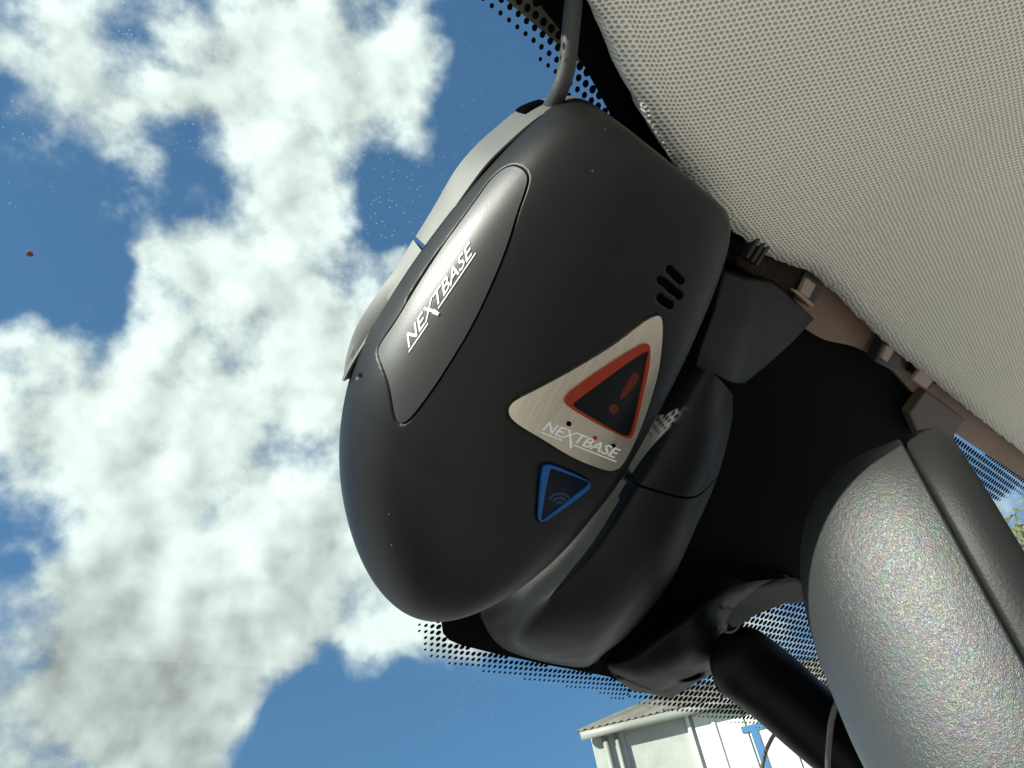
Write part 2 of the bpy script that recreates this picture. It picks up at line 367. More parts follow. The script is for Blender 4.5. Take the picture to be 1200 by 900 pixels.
def inset_poly(P, d):
    P = np.asarray(P, float); a = np.roll(P, 1, 0); b = np.roll(P, -1, 0); t = b - a; nn = np.c_[-t[:, 1], t[:, 0]]; nn /= np.linalg.norm(nn, axis=1)[:, None] + 1e-9
    A = .5 * np.sum(P[:, 0] * np.roll(P[:, 1], -1) - np.roll(P[:, 0], -1) * P[:, 1])
    return P + nn * d * np.sign(A)
def tri2d(poly, step, holes=()):
    """triangulate a pixel polygon with interior points"""
    loops = [np.asarray(poly, float)] + [np.asarray(h, float) for h in holes]
    V = []; E = []
    for lp in loops:
        s = len(V); k = len(lp); V += [tuple(v) for v in lp]; E += [(s + i, s + (i + 1) % k) for i in range(k)]
    lo = loops[0].min(0); hi = loops[0].max(0)
    gx, gy = np.meshgrid(np.arange(lo[0], hi[0], step), np.arange(lo[1], hi[1], step)); G = np.c_[gx.ravel() + .013, gy.ravel() + .017]
    k = inside(G, loops[0])
    for h in loops[1:]: k &= ~inside(G, h)
    for lp in loops: k &= pdist(G, lp) > step * .5
    V += [tuple(v) for v in G[k]]
    ov, _, of, _, _, _ = delaunay_2d_cdt([Vector(v) for v in V], E, [], 0, 1e-5)
    ov = np.array([(v.x, v.y) for v in ov]); of = [tuple(f_) for f_ in of]
    cen = np.array([ov[list(f_)].mean(0) for f_ in of]); k = inside(cen, loops[0])
    for h in loops[1:]: k &= ~inside(cen, h)
    return ov, [f_ for f_, kk in zip(of, k) if kk]
BODY = {}
def cast(px, py):
    d = ray(px, py); h = BODY['bvh'].ray_cast(Vector(CAM), Vector(d))
    if h[0] is None: return None
    nrm = np.array(h[1]);
    if nrm @ d > 0: nrm = -nrm
    return np.array(h[0]), nrm
def conform(name, V2, F2, off, thick, mat, parent, root):
    """lay a flat drawing onto the camera's shell as a thin solid piece"""
    T = []; B = []; last = None
    for x, y in V2:
        h = cast(x, y) or last; last = h
        T.append(h[0] + h[1] * off); B.append(h[0] + h[1] * (off - thick))
    n = len(T); ec = {}
    for f_ in F2:
        for i in range(len(f_)):
            a, b = f_[i], f_[(i + 1) % len(f_)]; ec[(a, b)] = 1
    side = [(b, a, a + n, b + n) for (a, b) in ec if (b, a) not in ec]
    Fc = [tuple(f_) for f_ in F2] + [tuple(i + n for i in f_[::-1]) for f_ in F2] + side
    o = child(name, np.array(T + B), Fc, mat, parent, root, True); fixn(o); autosharp(o, 40); return o
def cpoly(name, poly, off, thick, mat, parent, root, step=5, holes=()):
    V2, F2 = tri2d(poly, step, holes); return conform(name, V2, F2, off, thick, mat, parent, root)
def disc(cx, cy, r, n=16, k=1.): return np.array([(cx + r * math.cos(2 * math.pi * i / n), cy + k * r * math.sin(2 * math.pi * i / n)) for i in range(n)])
def text2d(s, shear=.32, off=.018, spacing=1.0):
    c = bpy.data.curves.new('t', 'FONT'); c.body = s; c.shear = shear; c.offset = off; c.space_character = spacing; c.resolution_u = 3
    o = bpy.data.objects.new('t', c); COL.objects.link(o); bpy.context.view_layer.update()
    me = o.evaluated_get(bpy.context.evaluated_depsgraph_get()).to_mesh()
    V = np.array([v.co[:2] for v in me.vertices]); Fc = [tuple(p.vertices) for p in me.polygons]
    o.to_mesh_clear(); bpy.data.objects.remove(o); bpy.data.curves.remove(c)
    bm = bmesh.new(); vs = [bm.verts.new((x, y, 0)) for x, y in V]
    for f_ in Fc:
        try: bm.faces.new([vs[i] for i in f_])
        except ValueError: pass
    bmesh.ops.remove_doubles(bm, verts=bm.verts, dist=1e-5); bm.verts.index_update()
    V = np.array([v.co[:2] for v in bm.verts]); Fc = [tuple(v.index for v in f_.verts) for f_ in bm.faces]; bm.free()
    return V, Fc

# ------------------------------------------------------------------ ground
g = mk('ground', [(-400, -400, 0), (400, -400, 0), (400, 400, 0), (-400, 400, 0)], [(0, 1, 2, 3)], 'concrete', smooth=False, origin=(0, 0, 0)); g['kind'] = 'structure'

# ------------------------------------------------------------------ windscreen: glass, black band, dots
wroot = thing('windscreen', 'raked clear car windscreen with black dotted border behind the camera', 'windscreen', l2w([.3, .3, 0]))
gv = l2w([(-.9, -.03, 0), (1.9, -.03, 0), (1.9, .95, 0), (-.9, .95, 0), (-.9, -.03, -.006), (1.9, -.03, -.006), (1.9, .95, -.006), (-.9, .95, -.006)])
child('glass', gv, [(0, 1, 2, 3), (7, 6, 5, 4), (0, 4, 5, 1), (1, 5, 6, 2), (2, 6, 7, 3), (3, 7, 4, 0)], 'glass', wroot, wroot, False)
WF = .0009
def lp(x, y): return loc(x, y, WF)[:2]
edge_px = [(628, 0), (660, 40), (685, 78), (720, 143), (668, 225), (620, 290), (592, 335), (600, 368), (640, 420), (655, 470), (640, 540), (610, 600), (590, 650), (572, 690), (535, 714), (517, 728), (519, 742), (526, 750), (540, 756), (580, 766), (640, 779), (713, 793), (741, 806), (790, 800), (845, 765), (880, 712), (950, 690), (1000, 640), (1060, 540), (1085, 508), (1115, 503), (1200, 563)]
E2 = np.array([lp(*p) for p in edge_px])
solid = np.vstack([[-.85, -.012], [0, -.010], E2, [E2[-1] + (.25, .004)], [1.85, E2[-1][1]], [1.85, -.03], [-.85, -.03]])
def flat(poly, w, step, holes=()):
    V2, F2 = tri2d(poly, step, holes); return l2w(np.c_[V2, np.full(len(V2), w)]), F2
V, Fc = flat(solid, WF, .5); o = child('frit_band', V, Fc, 'frit', wroot, wroot, False)
zone = np.array([lp(*p) for p in [(741, 806), (790, 822), (840, 832), (893, 843), (960, 846), (1010, 800), (1000, 640), (950, 690), (880, 712), (845, 765), (790, 800)]])
zone2 = np.array([lp(*p) for p in [(1085, 508), (1115, 503), (1200, 563), (1330, 660), (1300, 660), (1195, 566), (1163, 588), (1110, 590)]])
V = []; Fc = []
for pitch, wide in ((.0031, False), (.0045, True)):
    xs = np.arange(.02, 1.1, pitch); us = np.arange(-.03, .34, pitch * .866)
    G = np.array([(x + (.5 * pitch if j % 2 else 0), uu) for j, uu in enumerate(us) for x in xs])
    G = G[~inside(G, solid)]
    ds = pdist(G, solid); iz = inside(G, zone) | inside(G, zone2); dz = np.minimum(pdist(G, zone), pdist(G, zone2))
    far = G[:, 0] > lp(741, 806)[0]
    if wide: rad = np.where(iz, .42 * pitch, np.where(dz < 1.6 * pitch, .40 * pitch * (1 - dz / (2.2 * pitch)), 0)) * far
    else: rad = np.where(far | (ds > 3.0 * pitch), 0, .41 * pitch * (1.02 - .55 * ds / (3.0 * pitch)))
    rad = np.minimum(rad, .45 * pitch)
    for (x, uu), r in zip(G, rad):
        if r < .12 * pitch: continue
        s = len(V); k = 10
        V += [(x + r * math.cos(2 * math.pi * i / k), uu + r * math.sin(2 * math.pi * i / k), WF) for i in range(k)]; Fc.append(tuple(range(s, s + k)))
o = child('frit_dots', l2w(V), Fc, 'frit', wroot, wroot, False); o['kind'] = 'stuff'

# ------------------------------------------------------------------ car roof: headlining, header flange, clips
rroot = thing('car_roof', 'car roof edge with pale knitted headlining and brown header flange above the windscreen', 'car roof', l2w([.3, -.1, .02]))
edge = [(712, -2), (722, 30), (735, 62), (750, 97), (766, 128), (790, 168), (815, 204), (838, 234), (858, 254), (880, 272), (905, 290), (930, 298), (952, 305), (985, 335), (1010, 362), (1050, 400), (1100, 440), (1150, 482), (1200, 522)]
WE = .012
EL = np.array([loc(x, y, WE) for x, y in edge])
EL = np.vstack([[-.75, EL[0][1] - .012, WE], [-.4, EL[0][1] - .010, WE], [-.1, EL[0][1] - .006, WE], EL, EL[-1] + (.15, 0, 0), EL[-1] + (.5, 0, 0), EL[-1] + (1.1, 0, 0)])
ED = []
for a, b in zip(EL[:-1], EL[1:]):
    m = max(2, int(abs(b[0] - a[0]) / .0025)); m = min(m, 60)
    for k in range(m): ED.append(a + (b - a) * k / m)
ED = np.array(ED + [EL[-1]])
# smooth the traced edge a little, then fray it
for _ in range(6): ED[1:-1] = .25 * ED[:-2] + .5 * ED[1:-1] + .25 * ED[2:]
EW = l2w(ED)
prof = [(.005, .012), (.0006, .0045), (.0008, 0.), (.003, -.0035), (.006, -.0062), (.010, -.0082), (.016, -.0096), (.024, -.0100), (.034, -.0097), (.05, -.0085), (.08, -.006), (.13, -.002), (.2, .002), (.35, .006), (.6, .01), (1.1, .01)]
V = []; UVS = []; arc = 0.; pl = [0.]
for (a, b), (c, d) in zip(prof[:-1], prof[1:]): pl.append(pl[-1] + math.hypot(c - a, d - b))
sx = np.r_[0, np.cumsum(np.linalg.norm(np.diff(EW[:, :2], axis=0), axis=1))]
fray = rng.normal(0, .00022, len(EW))
for j, (t, dz) in enumerate(prof):
    for i, e in enumerate(EW):
        fr_ = fray[i] if j in (1, 2) else 0; dz = dz * (.4 if dz < 0 else 1)
        V.append((e[0], e[1] - t + fr_, e[2] + dz + .3 * fr_)); UVS.append((e[0], pl[j] - e[1] ))
ne = len(EW); npf = len(prof)
Fc = [(j * ne + i, j * ne + i + 1, (j + 1) * ne + i + 1, (j + 1) * ne + i) for j in range(npf - 1) for i in range(ne - 1)]
hl = child('headlining', V, Fc, 'knit', rroot, rroot, True)
uvl = hl.data.uv_layers.new(name='cloth')
for lp_ in hl.data.loops: uvl.data[lp_.index].uv = UVS[lp_.vertex_index]
so = hl.modifiers.new('thick', 'SOLIDIFY'); so.thickness = .004; so.offset = 1
# outer roof skin
z0 = CAM[2] + UNIT * HP[2]
yb = CAM[1] + UNIT * HP[1]
rv = [(-.75, yb + .0, z0 + .012), (1.5, yb + .0, z0 + .012), (1.5, -1.3, z0 + .05), (-.75, -1.3, z0 + .05)]
rv = np.array(rv + [(x, y, z + .012) for x, y, z in rv])
child('roof_panel', rv, [(3, 2, 1, 0), (4, 5, 6, 7), (0, 1, 5, 4), (1, 2, 6, 5), (2, 3, 7, 6), (3, 0, 4, 7)], 'roof_paint', rroot, rroot, False)
# brown header flange
hp_low = [(884, 322), (912, 352), (938, 380), (966, 398), (1005, 408), (1042, 430), (1074, 464), (1113, 502), (1200, 561), (1300, 630)]
lo = np.array([loc(x, y, .004) for x, y in hp_low]); lo = np.vstack([lo, lo[-1] + (.5, 0, 0)])
lo = spline(lo, 60)
Vh = []
for q in lo:
    top_u = -.045
    for tt, ww in ((0, .001), (0, .0035), (.05, .0042), (.45, .0060), (.8, .007), (1., .002)):
        Vh.append((q[0], q[1] + (top_u - q[1]) * tt, ww))
k = 6
Fh = [(i * k + j, i * k + j + 1, (i + 1) * k + j + 1, (i + 1) * k + j) for i in range(len(lo) - 1) for j in range(k - 1)]
o = child('header_flange', l2w(Vh), Fh, 'header', rroot, rroot, True); fixn(o); autosharp(o, 40)
def block(name, poly, w0, w1, mat, parent, root, bv=.0006, grow=0.):
    V, Fc = slab(poly, w0, w1, grow); o = child(name, V, Fc, mat, parent, root, True); fixn(o); autosharp(o, 30); bevel(o, bv); return o
# dark foam strip and clips along the edge
block('foam_strip', [(868, 285), (892, 283), (925, 296), (952, 303), (974, 322), (945, 318), (930, 352), (905, 330), (880, 322), (866, 312)], .003, .0105, 'foam', rroot, rroot)
c1 = block('clip', [(872, 300), (888, 272), (899, 280), (883, 310)], .008, .014, 'clipdark', rroot, rroot)
for a, b in (((876, 303), (892, 277)), ((882, 308), (898, 283)), ((887, 312), (902, 288))):
    dx, dy = (b[0] - a[0]), (b[1] - a[1]); q = 1.5
    block('rib', [(a[0] - q, a[1] - q * .5), (b[0] - q, b[1] - q * .5), (b[0] + q, b[1] + q * .5), (a[0] + q, a[1] + q * .5)], .013, .0165, 'clipdark', c1, rroot, .0003)
c2 = block('clip', [(931, 349), (945, 319), (966, 334), (952, 361)], .007, .0125, 'clipdark', rroot, rroot)
block('tab', [(937, 344), (946, 326), (957, 334), (948, 351)], .012, .0142, 'clip', c2, rroot, .0004)
block('hook', [(930, 341), (934, 340), (955, 357), (952, 361)], .0125, .0150, 'clip', c2, rroot, .0003)
c3 = block('clip', [(1025, 424), (1040, 396), (1062, 410), (1050, 436)], .007, .0125, 'clipdark', rroot, rroot)
block('tab', [(1033, 420), (1041, 405), (1049, 410), (1040, 425)], .012, .0142, 'clip', c3, rroot, .0004)
c4 = block('clip', [(1072, 438), (1084, 424), (1105, 436), (1094, 456)], .006, .0120, 'clipdark', rroot, rroot)
block('tab', [(1070, 446), (1081, 432), (1097, 443), (1086, 456)], .0118, .0142, 'clip', c4, rroot, .0004)
block('flange_block', [(1086, 458), (1131, 492), (1112, 520), (1080, 514), (1066, 486)], .003, .0088, 'blockm', rroot, rroot)

# ------------------------------------------------------------------ dash camera
BP = [0.1557, 0.1574, 0.1645, 0.0053, 0.1706, 0.0355, 0.0654, 0.0406, 0.0238, 0.0377, 0.0473, -0.1216, 0.1852, 3.5722, 11.0, 1.9667, 2.0844, 0.1505]
def base_w(s): return .0035 + .0095 * np.clip(1 - s / .62, 0, 1)      # height of the shell's lower edge above the glass
def sgnp(x, e): return np.sign(x) * np.abs(x) ** e
def body_surface(NS, NA):
    (x0, x1, x2, u0, u1, b0, b1, b2, h0, h1, h2, kx, ku, pe, pt, pb, pe2, wt) = BP
    t = np.linspace(0, 1, NS); s = .5 - .5 * np.cos(np.pi * t)
    xc = x0 * (1 - s) ** 2 + 2 * s * (1 - s) * x1 + x2 * s * s
    z = np.clip(s * 2 - 1, -1, 1)
    e = np.where(z < 0, np.clip(1 - np.abs(z) ** pt, 0, 1) ** (1 / pt), np.clip(1 - np.abs(z) ** pb, 0, 1) ** (1 / pb)); e = np.maximum(e, 1e-4)
    b = (b0 * (1 - s) ** 2 + 2 * s * (1 - s) * b1 + b2 * s * s) * e; h = (h0 * (1 - s) ** 2 + 2 * s * (1 - s) * h1 + h2 * s * s) * e ** .8
    pes = (pe + (pe2 - pe) * s)[:, None]; a = np.linspace(.60, np.pi, NA)[None]
    c = np.sign(np.cos(a)) * np.abs(np.cos(a)) ** (2 / pes); si = np.abs(np.sin(a)) ** (2 / pes)
    X = xc[:, None] + b[:, None] * c; w = h[:, None] * si * (1 + wt * c)
    U = (u0 + (u1 - u0) * s)[:, None] + ku * w; X = X + kx * w
    return np.stack([X, U, w + base_w(s)[:, None]], -1)
NS, NA = 420, 320
BL = body_surface(NS, NA); BW = l2w(BL).reshape(-1, 3)
BF = [(i * NA + j, i * NA + j + 1, (i + 1) * NA + j + 1, (i + 1) * NA + j) for i in range(NS - 1) for j in range(NA - 1)]
sb = l2w(body_surface(200, 150)).reshape(-1, 3)
BODY['bvh'] = BVHTree.FromPolygons([tuple(v) for v in sb], [(i * 150 + j, i * 150 + j + 1, (i + 1) * 150 + j + 1, (i + 1) * 150 + j) for i in range(199) for j in range(149)])
lid = np.array([(597, 193.5), (610, 196), (619, 205), (618, 218), (607, 248), (595, 288), (579, 328), (554, 382), (523, 433), (500, 467), (479, 494), (468, 497), (462, 490), (457, 454), (449, 431), (442, 414), (445, 403), (464, 377), (489, 334), (523, 282), (533, 269), (559, 233), (578, 206)])
lid = smooth_poly(lid, 2)
notch = smooth_poly([(476, 357), (478, 347), (514, 292), (520, 288), (517, 296), (482, 350)], 1)
plate = smooth_poly([(767, 369), (774, 369), (777, 379), (775.5, 408), (771, 440), (760, 477), (747, 512), (729, 547), (718, 552.5), (706, 551), (670, 537), (637, 516), (606, 498), (596, 488), (594.5, 478), (601, 469), (627, 456), (667, 435), (720, 403), (752, 377)], 2)
bluep = smooth_poly([(637, 543), (647, 543), (688, 561), (692, 567), (688, 574), (637, 611), (630, 609.5), (628.5, 603), (633, 549)], 2)
slots = [((785, 316), (798.5, 329.5)), ((775, 328.5), (797, 347)), ((774, 349), (786, 358.5))]
# relief: recess under the lid and the badges, speaker slots, pin hole
gN = np.cross(np.gradient(BL, axis=0), np.gradient(BL, axis=1)).reshape(-1, 3)
cl = BL.mean((0, 1)); gN /= np.linalg.norm(gN, axis=1)[:, None] + 1e-12; gN *= np.sign((gN * (BL.reshape(-1, 3) - cl)).sum(1))[:, None]
Nw = gN[:, :1] * EX + gN[:, 1:2] * GU - gN[:, 2:] * GN
pp = pix(BW); vis = (Nw * (CAM - BW)).sum(1) > 0
def sd(poly): return np.where(inside(pp, poly), -1, 1) * pdist(pp, poly)
def ramp(d, a, b): return np.clip((b - d) / (b - a), 0, 1)
dep = np.zeros(len(pp))
dep = np.maximum(dep, .0011 * ramp(sd(lid), -.2, 1.6)); dep = np.maximum(dep, .003 * ramp(sd(notch), -1.2, .8))
dep = np.maximum(dep, .0006 * ramp(sd(plate), -.2, 1.2)); dep = np.maximum(dep, .0006 * ramp(sd(bluep), -.2, 1.2))
for a, b in slots:
    dep = np.maximum(dep, .003 * ramp(pdist(pp, [a, b], False), 2.6, 4.4))
dep = np.maximum(dep, .002 * ramp(np.hypot(pp[:, 0] - 421, pp[:, 1] - 441.5), 1.6, 3.2))
BW2 = BW - Nw * (dep * vis)[:, None]
droot = thing('dash_cam', 'black rounded dash camera with orange warning triangle and blue triangle, stuck to the windscreen', 'dash cam', l2w([.15, .08, .0]))
BF += [(i * NA, (i + 1) * NA, (i + 1) * NA + NA - 1, i * NA + NA - 1) for i in range(NS - 1)]
body = child('body', BW2, BF, 'shell', droot, droot, True); fixn(body)
lido = cpoly('lid', inset_poly(lid, 1.0), .00015, .0009, 'lid', droot, droot, 4)
def lettering(parent, O, A, B, off, mat):
    """NEXTBASE, slanted, underlined, with the long-tailed X; O start of baseline, A end of baseline, B up (cap height)"""
    O, A, B = map(np.array, (O, A, B)); V, Fc = text2d('NEXTBASE', .30, .010, 1.0)
    lo_, hi_ = V.min(0), V.max(0); ux = (A - O) / (hi_[0] - lo_[0]); uy = B / .70
    P = O + (V[:, :1] - lo_[0]) * ux + V[:, 1:] * uy
    conform('lettering', P, Fc, off, .0002, mat, parent, droot)
    W_ = hi_[0] - lo_[0]
    def tp(x, y): return O + x * W_ * ux + y * .70 * uy
    conform('underline', np.array([tp(-.02, -.30), tp(.275, -.30), tp(.285, -.17), tp(-.01, -.17)]), [(0, 1, 2, 3)], off, .0002, mat, parent, droot)
    ul = np.array([tp(.43 + .57 * i / 8, yy) for yy in (-.30, -.17) for i in range(9)])
    conform('underline', ul, [(i, i + 1, i + 10, i + 9) for i in range(8)], off, .0002, mat, parent, droot)
    conform('tail', np.array([tp(.395, -.62), tp(.425, -.62), tp(.40, .03), tp(.355, .03)]), [(0, 1, 2, 3)], off + .0001, .0002, mat, parent, droot)
lettering(lido, (479.5, 408), (556.5, 294), (-5.5, -11.5), .00030, 'white_print')
# warning badge
for a, b in slots:
    a = np.array(a); b = np.array(b); an = math.atan2(*(b - a)[::-1]); R_ = 3.7
    st = np.array([b + R_ * np.array([math.cos(an + t_), math.sin(an + t_)]) for t_ in np.linspace(-1.57, 1.57, 7)] + [a + R_ * np.array([math.cos(an + t_), math.sin(an + t_)]) for t_ in np.linspace(1.57, 4.71, 7)])
    cpoly('speaker_slot', st, .00004, .0002, 'deep', droot, droot, 4)
badge = cpoly('badge_plate', inset_poly(plate, .8), .00025, .0008, 'silver', droot, droot, 5)
lettering(badge, (634.5, 503), (722, 537.5), (4.5, -11.5), .00040, 'grey_print')
tri_o = smooth_poly([(756, 401), (760.5, 405), (759, 429), (749, 472), (741, 507), (736, 513), (728, 511), (693, 493), (663, 475), (659, 468), (667, 457), (707, 429), (747, 404)], 2)
tri_i = smooth_poly([(753, 417), (751, 425), (747, 447), (736, 500), (731, 503), (722, 499), (681, 475), (677, 471), (684, 465), (740, 424)], 2)
tri_i = tri_i.mean(0) + (tri_i - tri_i.mean(0)) * 1.19
wb = cpoly('warning_button', tri_i, .00035, .0006, 'smoke', badge, droot, 5)
cpoly('border', tri_o, .00075, .0008, 'orange', badge, droot, 5, holes=(tri_i,))
ex_ = smooth_poly([(744, 436), (748, 440), (746, 446), (728, 468), (724, 466), (736, 443), (740, 437)], 1)
cpoly('exclamation_bar', ex_, .00045, .0003, 'orange_dim', badge, droot, 4)
cpoly('exclamation_dot', disc(718, 478.5, 5.6), .00045, .0003, 'orange_dim', badge, droot, 4)
for x, y, m, r in ((666, 496, 'deep', 3.0), (696.5, 512.5, 'red_led', 2.6), (718, 522, 'deep', 2.6)):
    cpoly('indicator_light', disc(x, y, r, 12), .00035, .0003, m, badge, droot, 4)
# blue button with wireless waves
blue_i = smooth_poly([(646, 555), (649, 555), (679, 566), (681, 568), (677, 572), (642, 599), (639, 601), (638.5, 597)], 2)
blue_i = blue_i.mean(0) + (blue_i - blue_i.mean(0)) * 1.34
bb = cpoly('wireless_button', blue_i, .00030, .0006, 'navy', droot, droot, 5)
cpoly('border', inset_poly(bluep, .6), .00070, .0008, 'blue', droot, droot, 4, holes=(blue_i,))
for r in (5., 10., 15.):
    a = np.radians(np.linspace(-150, -22, 14)); c = np.array([655., 591.])
    P = np.vstack([c + r * np.c_[np.cos(a), np.sin(a)], (c + (r - 2.6) * np.c_[np.cos(a), np.sin(a)])])
    conform('wireless_wave', P, [(i, i + 1, i + 15, i + 14) for i in range(13)], .0004, .0002, 'icon', bb, droot)
# mounting plate in two pieces along the glass
def mount(outer, gap, gw, endcaps=True):
    n_ = 36; outer = spline(outer, n_); gap = spline(gap, n_); V = []
    for i in range(n_):
        o_ = loc(*outer[i], .0012); dpx = math.hypot(*(gap[i] - outer[i])); uu = loc(*gap[i], .008)[1]; wT = float(base_w((uu - BP[3]) / (BP[4] - BP[3]))) + .0004
        tpx = gap[i] + (outer[i] - gap[i]) * min(.9, gw / max(dpx, 1)); T_ = loc(*tpx, wT)
        tg = loc(*outer[min(i + 1, n_ - 1)], .0012) - loc(*outer[max(i - 1, 0)], .0012); dirn = _n(np.array([tg[1], -tg[0], 0.])); dirn = dirn * np.sign(dirn[0] + 1e-9)
        up_ = np.array([0, 0, 1.])
        sec = [o_, o_ + (T_ - o_) * .55 - dirn * .0003, T_ - up_ * .0008 - dirn * .0001, T_, T_ + dirn * .0006, T_ + dirn * .0007 - up_ * min(.003, wT - .0015), T_ + dirn * .006 - up_ * min(.003, wT - .0015), np.r_[(T_ + dirn * .006)[:2], .0011]]
        V += [q for q in sec]
    k = 8; Fc = [(i * k + j, i * k + (j + 1) % k, (i + 1) * k + (j + 1) % k, (i + 1) * k + j) for i in range(n_ - 1) for j in range(k)]
    Fc += [tuple(range(k))[::-1], tuple((n_ - 1) * k + j for j in range(k))]
    o = child('mounting_plate', l2w(V), Fc, 'plate', droot, droot, True); fixn(o); autosharp(o, 30); return o
mp1 = mount([(672, 112), (650, 113), (628, 119), (604, 131), (579, 151), (556, 172), (533, 200), (508, 243), (487, 277)], [(690, 122), (676, 120), (655, 128), (632, 141), (598, 171), (570, 199), (538, 241), (516, 275), (504, 292)], 5.0)
mp2 = mount([(484, 281), (462, 317), (444, 341), (418, 382), (406, 418), (402, 446)], [(500, 300), (478, 333), (457, 362), (432, 400), (412, 432), (404, 449)], 3.0)
# cable and its slot
Vs, Fs = slab(smooth_poly([(614, 133), (620, 128), (634, 122), (646, 119), (648, 124), (640, 128), (626, 133), (617, 135)], 1), .002, .0070); o = child('cable_slot', Vs, Fs, 'deep', mp1, droot); fixn(o)
# inner adhesive pad under the body, joins the shell to the glass
pad = [(X, U) for X, U in ((.116, .02), (.142, .02), (.142, .10), (.116, .10))]
V = l2w([(x, uu, .001) for x, uu in pad] + [(x, uu, .012) for x, uu in pad])
child('adhesive_pad', V, [(3, 2, 1, 0), (4, 5, 6, 7), (0, 1, 5, 4), (1, 2, 6, 5), (2, 3, 7, 6), (3, 0, 4, 7)], 'deep', droot, droot, False)
path = [wp(636, 136, .004), wp(645, 127, .008), wp(655, 108, .012), wp(664, 80, .013), wp(668, 45, .012), wp(672, 0, .010), wp(676, -60, .006), wp(700, -130, .004)]
V, Fc = tube(spline(path, 50), .0019, 16)
tag(mk('power_cable', V, Fc, 'cable'), 'grey power cable rising from the top of the dash camera to the roof edge', 'cable')

# ------------------------------------------------------------------ sensor housing behind the dash camera
rows = [[(800, 395, .008), (818, 425, .026), (836, 438, .032), (850, 452, .029), (859, 463, .014)],
        [(735, 490, .008), (765, 497, .026), (796, 506, .036), (838, 512, .036), (857, 497, .016)],
        [(690, 550, .008), (727, 556, .026), (757, 568, .040), (812, 580, .040), (841, 558, .017)],
        [(645, 605, .008), (684, 624, .024), (714, 634, .040), (786, 645, .042), (820, 608, .018)],
        [(600, 662, .007), (650, 664, .022), (676, 680, .038), (748, 700, .040), (783, 686, .016)],
        [(566, 714, .005), (606, 706, .017), (634, 722, .032), (708, 742, .034), (740, 740, .012)],
        [(571, 738, .004), (588, 738, .009), (616, 756, .022), (688, 768, .022), (708, 766, .008)],
        [(580, 752, .002), (598, 764, .0025), (640, 776, .004), (682, 782, .004), (699, 776, .0025)]]
GL = np.array([[loc(*q) for q in r_] for r_ in rows])
hroot = thing('sensor_housing', 'black rounded sensor housing on the glass between dash camera and mirror foot', 'sensor housing', l2w([.24, .1, 0]))
def shell(GL, nu, nv, mat, name, r0, r1):
    A = np.array([spline(GL[:, j], nu) for j in range(GL.shape[1])]).transpose(1, 0, 2)
    B = np.array([spline(A[i], nv) for i in range(nu)])
    i0, i1 = int(r0 * (nu - 1)), int(r1 * (nu - 1)) + 1; B = B[i0:i1]; m = len(B)
    V = list(B.reshape(-1, 3)); Fc = [(i * nv + j, i * nv + j + 1, (i + 1) * nv + j + 1, (i + 1) * nv + j) for i in range(m - 1) for j in range(nv - 1)]
    loop = [i * nv for i in range(m)] + [(m - 1) * nv + j for j in range(1, nv)] + [i * nv + nv - 1 for i in range(m - 2, -1, -1)] + [j for j in range(nv - 2, 0, -1)]
    s = len(V)
    for q in loop: V.append(np.r_[V[q][:2], .001])
    k = len(loop); Fc += [(loop[i], loop[(i + 1) % k], s + (i + 1) % k, s + i) for i in range(k)]
    o = child(name, l2w(np.array(V)), Fc, mat, hroot, hroot, True); fixn(o); autosharp(o, 50); return o
shell(GL, 160, 90, 'cover', 'lower_cover', .30, 1.)
shell(GL, 160, 90, 'cover', 'upper_cover', 0., .2945)
# faceted cap of the housing towards the header
up = [[(830, 300, .006), (850, 318, .016), (873, 326, .016), (905, 330, .015), (925, 345, .013), (955, 374, .005)],
      [(815, 360, .006), (838, 362, .022), (868, 370, .023), (892, 382, .022), (908, 393, .018), (931, 399, .005)],
      [(800, 400, .006), (822, 405, .028), (845, 420, .029), (864, 424, .028), (882, 428, .022), (900, 427, .006)],
      [(795, 430, .006), (815, 430, .029), (836, 440, .031), (852, 446, .029), (861, 450, .021), (872, 450, .006)]]
V = np.array([[loc(*q) for q in r_] for r_ in up]); nu, nv = V.shape[:2]; Vl = list(V.reshape(-1, 3))
Fc = [(i * nv + j, i * nv + j + 1, (i + 1) * nv + j + 1, (i + 1) * nv + j) for i in range(nu - 1) for j in range(nv - 1)]
loop = [i * nv for i in range(nu)] + [(nu - 1) * nv + j for j in range(1, nv)] + [i * nv + nv - 1 for i in range(nu - 2, -1, -1)] + [j for j in range(nv - 2, 0, -1)]
s = len(Vl); Vl += [np.r_[Vl[q][:2], .001] for q in loop]; k = len(loop); Fc += [(loop[i], loop[(i + 1) % k], s + (i + 1) % k, s + i) for i in range(k)]
o = child('cap', l2w(np.array(Vl)), Fc, 'cover', hroot, hroot, True); fixn(o); autosharp(o, 25); bevel(o, .0006)

# ------------------------------------------------------------------ rear-view mirror
MP = [0.1766, 0.0368, 0.0277, 0.2139, 0.0098, 0.1150, 0.0435, 2.5, 3.05, 0.0517, 0.0101]
mo = CAM + np.array(MP[:3]); c_, s_ = math.cos(MP[3]), math.sin(MP[3]); mex = np.array([c_, s_, 0]); mey = np.array([-s_, c_, 0]); mez = np.array([0, 0, 1.])
ct, st_ = math.cos(MP[4]), math.sin(MP[4]); mey, mez = ct * mey + st_ * mez, -st_ * mey + ct * mez
mroot = thing('rear_view_mirror', 'grained dark grey interior mirror hanging on a black arm from the windscreen', 'mirror', mo + .12 * mex)
NM, NK, ML = 160, 26, .24
a = np.linspace(0, 2 * np.pi, NM, endpoint=False)
mX = ML / 2 - sgnp(np.cos(a), 2 / 8.) * ML / 2; mZ = sgnp(np.sin(a), 2 / MP[8]) * MP[5] / 2
def ring(s, d, k=0.):
    return mo + (.12 + (mX - .12) * (1 - (1 - s) * MP[5] / 2 / .12))[:, None] * mex + (mZ * s + k * d)[:, None] * mez + d * mey
